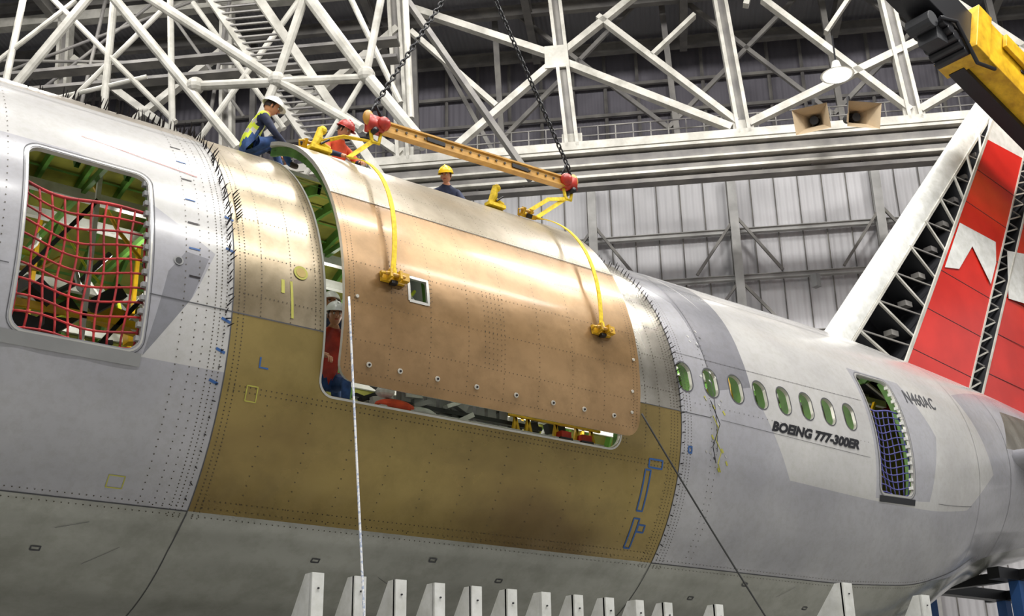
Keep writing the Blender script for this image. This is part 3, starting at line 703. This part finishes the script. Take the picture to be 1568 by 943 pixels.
for o in (-.7,.7):
    mb.beam(a+wd*o,b+wd*o,.08,.3,'truss')
for i in range(34):
    c=a.lerp(b,i/33);mb.beam(c-wd*.7,c+wd*.7,.06,.05,'trussd')
for zz in (23.9,24.6):
    mb.beam(HA(-40,zz,34),HA(-8,zz,34),.5,.12,'trussd')
mb.beam(HA(-9.5,29,33),HA(-3.5,18.5,33),.7,.15,'trussd')
mb.obj('catwalk_ladders',cw)
mb=MB()
for v in np.arange(4,43,3.2): mb.ibeam(HA(-60,CH-.5,v),HA(40,CH-.5,v),.25,.5,'trussd')
for u in np.arange(-58,40,6): mb.ibeam(HA(u,CH-.9,-5),HA(u,CH-.9,42),.3,.6,'trussd')
mb.obj('roof_purlins',tr2)
def lamp(u,z,N,name='high_bay_lamp'):
    mb=MB();c=H3(u,z,N);mb.tube([c+V(0,0,.5),c+V(0,0,.15),c],[.12,.2,.55],'white',18);mb.tube([c+V(0,0,-.01),c+V(0,0,-.03)],.45,'lampface',18)
    mb.tube([c+V(0,0,.5),c+V(0,0,1.5)],.03,'black',6);mb.obj(name,smooth=False)
lamp(6.8,21.5,34.5)
for u in (5.9,7.05):
    mb=MB();c=H3(u,19.8,34.5);dirn=(-wn*.8-V(0,0,.35)+wd*(-.25 if u<6.5 else .25)).normalized();s=dirn.cross(V(0,0,1)).normalized();t=s.cross(dirn)
    vs=[]
    for w,h,l in ((.14,.12,0),(.3,.22,.5),(.55,.4,.95)): vs+=[c+dirn*l-s*w-t*h,c+dirn*l+s*w-t*h,c+dirn*l+s*w+t*h,c+dirn*l-s*w+t*h]
    fs=[(4*i+j,4*i+(j+1)%4,4*i+4+(j+1)%4,4*i+4+j) for i in range(2) for j in range(4)]+[(3,2,1,0)]
    mb.add(vs,fs,'speaker');mb.tube([c-dirn*.3,c+dirn*.4],.14,'dark',12);mb.beam(c,c+V(0,0,.8),.08,.08,'black');mb.obj('horn_loudspeaker')

# ------------------------------------------------------------ people
def human(name,org,fwd,J,cols,helm,headdir=None,hs=1.0):
    f=Vector(fwd).normalized();u=V(0,0,1);l=u.cross(f).normalized();o=Vector(org)
    W=lambda p:o+f*p[0]+l*p[1]+u*p[2]
    pts={k:W(p) for k,p in J.items()}
    verts=[];rad=[];idx={};edges=[]
    def av(k,p,r): idx[k]=len(verts);verts.append(p);rad.append(r)
    av('pel',pts['pel'],(.15,.12));av('spi',pts['spi'],(.145,.11));av('che',pts['che'],(.165,.125));av('nec',pts['nec'],(.06,.06));av('hed',pts['hed'],(.06,.06))
    edges+=[(0,1),(1,2),(2,3),(3,4)]
    for s in ('L','R'):
        for k,r in (('sho',.075),('elb',.05),('wri',.033)): av(k+s,pts[k+s],(r,r))
        e=(pts['wri'+s]-pts['elb'+s]).normalized();av('pal'+s,pts['wri'+s]+e*.07,(.036,.02))
        edges+=[(idx['che'],idx['sho'+s]),(idx['sho'+s],idx['elb'+s]),(idx['elb'+s],idx['wri'+s]),(idx['wri'+s],idx['pal'+s])]
        for k,r in (('hip',.1),('kne',.065),('ank',.045),('toe',.04)): av(k+s,pts[k+s],(r,r))
        edges+=[(idx['pel'],idx['hip'+s]),(idx['hip'+s],idx['kne'+s]),(idx['kne'+s],idx['ank'+s]),(idx['ank'+s],idx['toe'+s])]
    me=bpy.data.meshes.new('b');me.from_pydata([tuple(v) for v in verts],edges,[]);ob=bpy.data.objects.new('b',me);sc.collection.objects.link(ob)
    md=ob.modifiers.new('s','SKIN')
    for i,d in enumerate(me.skin_vertices[0].data): d.radius=rad[i];d.use_root=(i==0)
    sd=ob.modifiers.new('d','SUBSURF');sd.levels=2;sd.render_levels=2
    bpy.context.view_layer.update();ev=bpy.data.meshes.new_from_object(ob.evaluated_get(bpy.context.evaluated_depsgraph_get()))
    segs=[]
    def seg(a,b,c): segs.append((verts[idx[a]],verts[idx[b]],c))
    seg('pel','spi',cols['top']);seg('spi','che',cols['top']);seg('che','nec',cols['top']);segs.append((verts[3].lerp(verts[4],.35),verts[4],'flesh'))
    for s in ('L','R'):
        seg('che','sho'+s,cols['top']);seg('sho'+s,'elb'+s,cols['sleeve']);seg('elb'+s,'wri'+s,cols['fore']);seg('wri'+s,'pal'+s,cols['hand'])
        seg('hip'+s,'kne'+s,cols['leg']);seg('kne'+s,'ank'+s,cols['leg']);seg('ank'+s,'toe'+s,'boot');segs.append((verts[0],verts[idx['hip'+s]],cols['leg']))
    mb=MB();mb.v=[tuple(v.co) for v in ev.vertices]
    for p in ev.polygons:
        c=p.center;best=None
        for a,q,k in segs:
            d=q-a;t=max(0,min(1,(c-a).dot(d)/max(d.length_squared,1e-9)));D=(a+d*t-c).length
            if best is None or D<best[0]-1e-5: best=(D,k)
        k=best[1]
        if k==cols['top'] and 'band' in cols:
            hh=(c-verts[1]).dot((verts[2]-verts[1]).normalized())
            if -.02<hh<.035 or .12<hh<.16: k=cols['band']
        mb.f.append(tuple(p.vertices));mb.m.append(mb.mi(k))
    bpy.data.objects.remove(ob)
    for s,sg in (('L',1),('R',-1)):
        w=pts['wri'+s];e=(w-pts['elb'+s]).normalized();side=e.cross(V(0,0,1))
        if side.length<.1: side=l.copy()
        side.normalize();dn=side.cross(e).normalized()
        if dn.z>0: dn=-dn
        base=w+e*.085
        for i,L in enumerate((.068,.078,.072,.056)):
            p=base+side*(.03-.02*i);q=p+e*L*.45+dn*.008;r=q+e*L*.25+dn*.025;t=r+e*L*.08+dn*.028
            mb.tube([p-e*.02,p,q,r,t],[.009,.0095,.009,.008,.006],cols['hand'],6)
        p=w+e*.03+side*.03*sg;mb.tube([p,p+e*.03+side*.025*sg+dn*.01,p+e*.055+side*.03*sg+dn*.03],[.012,.010,.007],cols['hand'],6)
    hd=Vector(headdir).normalized() if headdir else f
    hl=V(0,0,1).cross(hd).normalized();hu=hd.cross(hl);R3=Matrix((hd,hl,hu)).transposed();hc=pts['hed']+hu*.07
    n0=len(mb.v);mb.sphere(hc,.105,'flesh',20,14,sc=(.95,.76,1.18),rot=R3)
    for i in range(n0,len(mb.v)):
        q=R3.transposed()@(Vector(mb.v[i])-hc)
        if q.z<-.02: q.y*=1+.9*q.z*2;q.x=q.x*(1+ (q.z*1.2 if q.x<0 else 0))
        mb.v[i]=tuple(hc+R3@q)
    hp=lambda a,b_,c:hc+R3@V(a,b_,c)
    mb.tube([hp(.09,0,.02),hp(.118,0,-.015),hp(.1,0,-.03)],[.008,.016,.012],'flesh',6)
    for sg in (-1,1):
        mb.sphere(hp(.088,.033*sg,.012),.013,'white',8,6);mb.sphere(hp(.099,.033*sg,.012),.006,'hair',6,4);mb.sphere(hp(.0,.084*sg,-.01),.025,'flesh',8,6,sc=(.6,.35,1.2),rot=R3)
        mb.tube([hp(.096,.018*sg,.033),hp(.092,.05*sg,.033)],.005,'hair',5)
    mb.tube([hp(.094,-.022,-.055),hp(.1,0,-.055),hp(.094,.022,-.055)],.006,'redplastic',5)
    mb.sphere(hp(-.015,0,.012),.105,'hair',16,8,sc=(.95,.82,1.1),rot=R3,vmin=0,vmax=.62)
    mb.sphere(hp(0,0,.045),.135,helm,20,8,sc=(1.08,.88,.95),rot=R3,vmin=0,vmax=.5)
    ring=[];n=24
    for i in range(n): 
        g=2*math.pi*i/n;ex=.05 if math.cos(g)>.4 else .012
        ring+=[hp(math.cos(g)*.145,math.sin(g)*.118,.045),hp(math.cos(g)*(.145+ex),math.sin(g)*(.118+.012),.035)]
    mb.add(ring,[(2*i,2*i+1,(2*i+3)%(2*n),(2*i+2)%(2*n)) for i in range(n)],helm)
    mb.tube([hp(-.11,0,.13),hp(0,0,.18),hp(.11,0,.13)],.012,helm,6)
    return mb.obj(name,smooth=True)
sit=dict(pel=(0,0,.12),spi=(.06,0,.33),che=(.17,0,.52),nec=(.26,0,.68),hed=(.30,0,.75),
 shoL=(.19,.18,.58),elbL=(.30,.26,.34),wriL=(.50,.2,.22),shoR=(.19,-.18,.58),elbR=(.32,-.25,.33),wriR=(.52,-.16,.20),
 hipL=(.02,.1,.1),kneL=(.40,.16,.34),ankL=(.55,.14,-.04),toeL=(.68,.15,-.07),hipR=(.02,-.1,.1),kneR=(.42,-.16,.28),ankR=(.58,-.15,-.06),toeR=(.70,-.16,-.09))
kneel=dict(pel=(0,0,.45),spi=(.04,0,.66),che=(.14,0,.86),nec=(.22,0,1.03),hed=(.26,0,1.10),
 shoL=(.15,.19,.93),elbL=(.30,.28,.70),wriL=(.50,.2,.62),shoR=(.15,-.19,.93),elbR=(.32,-.27,.70),wriR=(.52,-.16,.60),
 hipL=(.0,.1,.42),kneL=(.36,.14,.36),ankL=(.34,.13,-.0+.06),toeL=(.46,.13,.03),hipR=(.0,-.1,.42),kneR=(.1,-.14,.06),ankR=(-.32,-.13,.07),toeR=(-.42,-.13,.03))
def crown(x,dy): return V(x,CY+dy,CZ+math.sqrt(3.1**2-dy*dy))
c1=dict(top='hivis',sleeve='navy',fore='navy',hand='flesh',leg='jeans',band='reflect')
human('worker',crown(5.85,-.85)+V(0,0,.03),(1,-.25,0),sit,c1,'helmw',(1,-.4,-.45))
c2=dict(top='orange',sleeve='orange',fore='navy',hand='flesh',leg='navy',band='hivis')
human('worker',crown(7.55,-.1)+V(0,0,-.06),(.1,-1,0),kneel,c2,'redplastic',(.5,-.8,-.6))
c3=dict(top='navy',sleeve='navy',fore='navy',hand='flesh',leg='jeans')
human('worker',crown(9.85,.25),(-.6,-1,0),kneel,c3,'helmy',(-.8,-.6,-.35))
c4=dict(top='redplastic',sleeve='navy',fore='flesh',hand='flesh',leg='jeans')
human('worker',V(6.42,CY-2.3,fz-.02),(-.3,-1,0),kneel,c4,'helmw',(-.3,-1,-.2))
stand=dict(pel=(0,0,.95),spi=(.02,0,1.12),che=(.04,0,1.32),nec=(.05,0,1.5),hed=(.07,0,1.57),shoL=(.03,.2,1.42),elbL=(.12,.25,1.15),wriL=(.36,.2,1.18),shoR=(.03,-.2,1.42),elbR=(.1,-.26,1.14),wriR=(.3,-.2,1.0),
 hipL=(0,.1,.92),kneL=(.04,.11,.5),ankL=(0,.11,.08),toeL=(.14,.12,.04),hipR=(0,-.1,.92),kneR=(.04,-.11,.5),ankR=(0,-.11,.08),toeR=(.14,-.12,.04))
c5=dict(top='navy',sleeve='navy',fore='flesh',hand='flesh',leg='jeans')
human('worker',V(6.75,CY-1.7,fz-.02),(-.5,-1,0),stand,c5,'helmw',(-.3,-1,0))

# ------------------------------------------------------------ lights
w=bpy.data.worlds.new('hangar_world');sc.world=w;w.use_nodes=True;w.node_tree.nodes['Background'].inputs[0].default_value=(.97,.98,1,1);w.node_tree.nodes['Background'].inputs[1].default_value=.5
def area(loc,sx,sy,p,rot=(0,0,0),col=(1,.98,.94),target=None):
    l=bpy.data.lights.new('ceiling_and_fill_light','AREA');l.shape='RECTANGLE';l.size=sx;l.size_y=sy;l.energy=p;l.color=col
    o=bpy.data.objects.new('ceiling_and_fill_light',l);sc.collection.objects.link(o);o.location=loc;o.rotation_euler=rot
    if target is not None: o.rotation_euler=(Vector(target)-Vector(loc)).to_track_quat('-Z','Y').to_euler()
for x in (-6,4,14,24):
    for y in (-4,5):
        area((x,y,26),7,.7,1650)
for x in (2,12): area((x,13,27),7,.9,1400)
for u in (-14,2,16):
    area(HA(u,27.5,20),6,1.2,2000,target=HA(u,13,42))  # added fill lights, tilted to brighten the back wall
for u in (-20,-6,8): 
    area(HA(u,28.3,30),5,1,900)
def pt(loc,p,r=.12,col=(1,.97,.9)):
    l=bpy.data.lights.new('cabin_work_light','POINT');l.energy=p;l.shadow_soft_size=r;l.color=col;o=bpy.data.objects.new('cabin_work_light',l);sc.collection.objects.link(o);o.location=loc
for x,p in ((2.2,42),(4.6,42),(7.4,42),(9.6,42),(11.8,75),(13.2,75),(14.8,75),(17.2,42)): pt((x,CY-.3,CZ+1.3),p)
pt((8.2,CY-2.2,fz+1.1),30)

# ------------------------------------------------------------ camera
f,psi,pi_,r=1812.19,.6702,.3633,-.0197
F=V(math.sin(psi)*math.cos(pi_),math.cos(psi)*math.cos(pi_),math.sin(pi_));R0=V(math.cos(psi),-math.sin(psi),0);U0=R0.cross(F)
Rr=R0*math.cos(r)+U0*math.sin(r);U=U0*math.cos(r)-R0*math.sin(r)
cd=bpy.data.cameras.new('camera');cd.sensor_width=36;cd.lens=f/1568*36;cd.clip_end=300
co=bpy.data.objects.new('camera',cd);sc.collection.objects.link(co)
m=Matrix((Rr,U,-F)).transposed().to_4x4();m.translation=V(0,0,Z0);co.matrix_world=m;sc.camera=co
sc.view_settings.view_transform='Standard';sc.view_settings.exposure=0
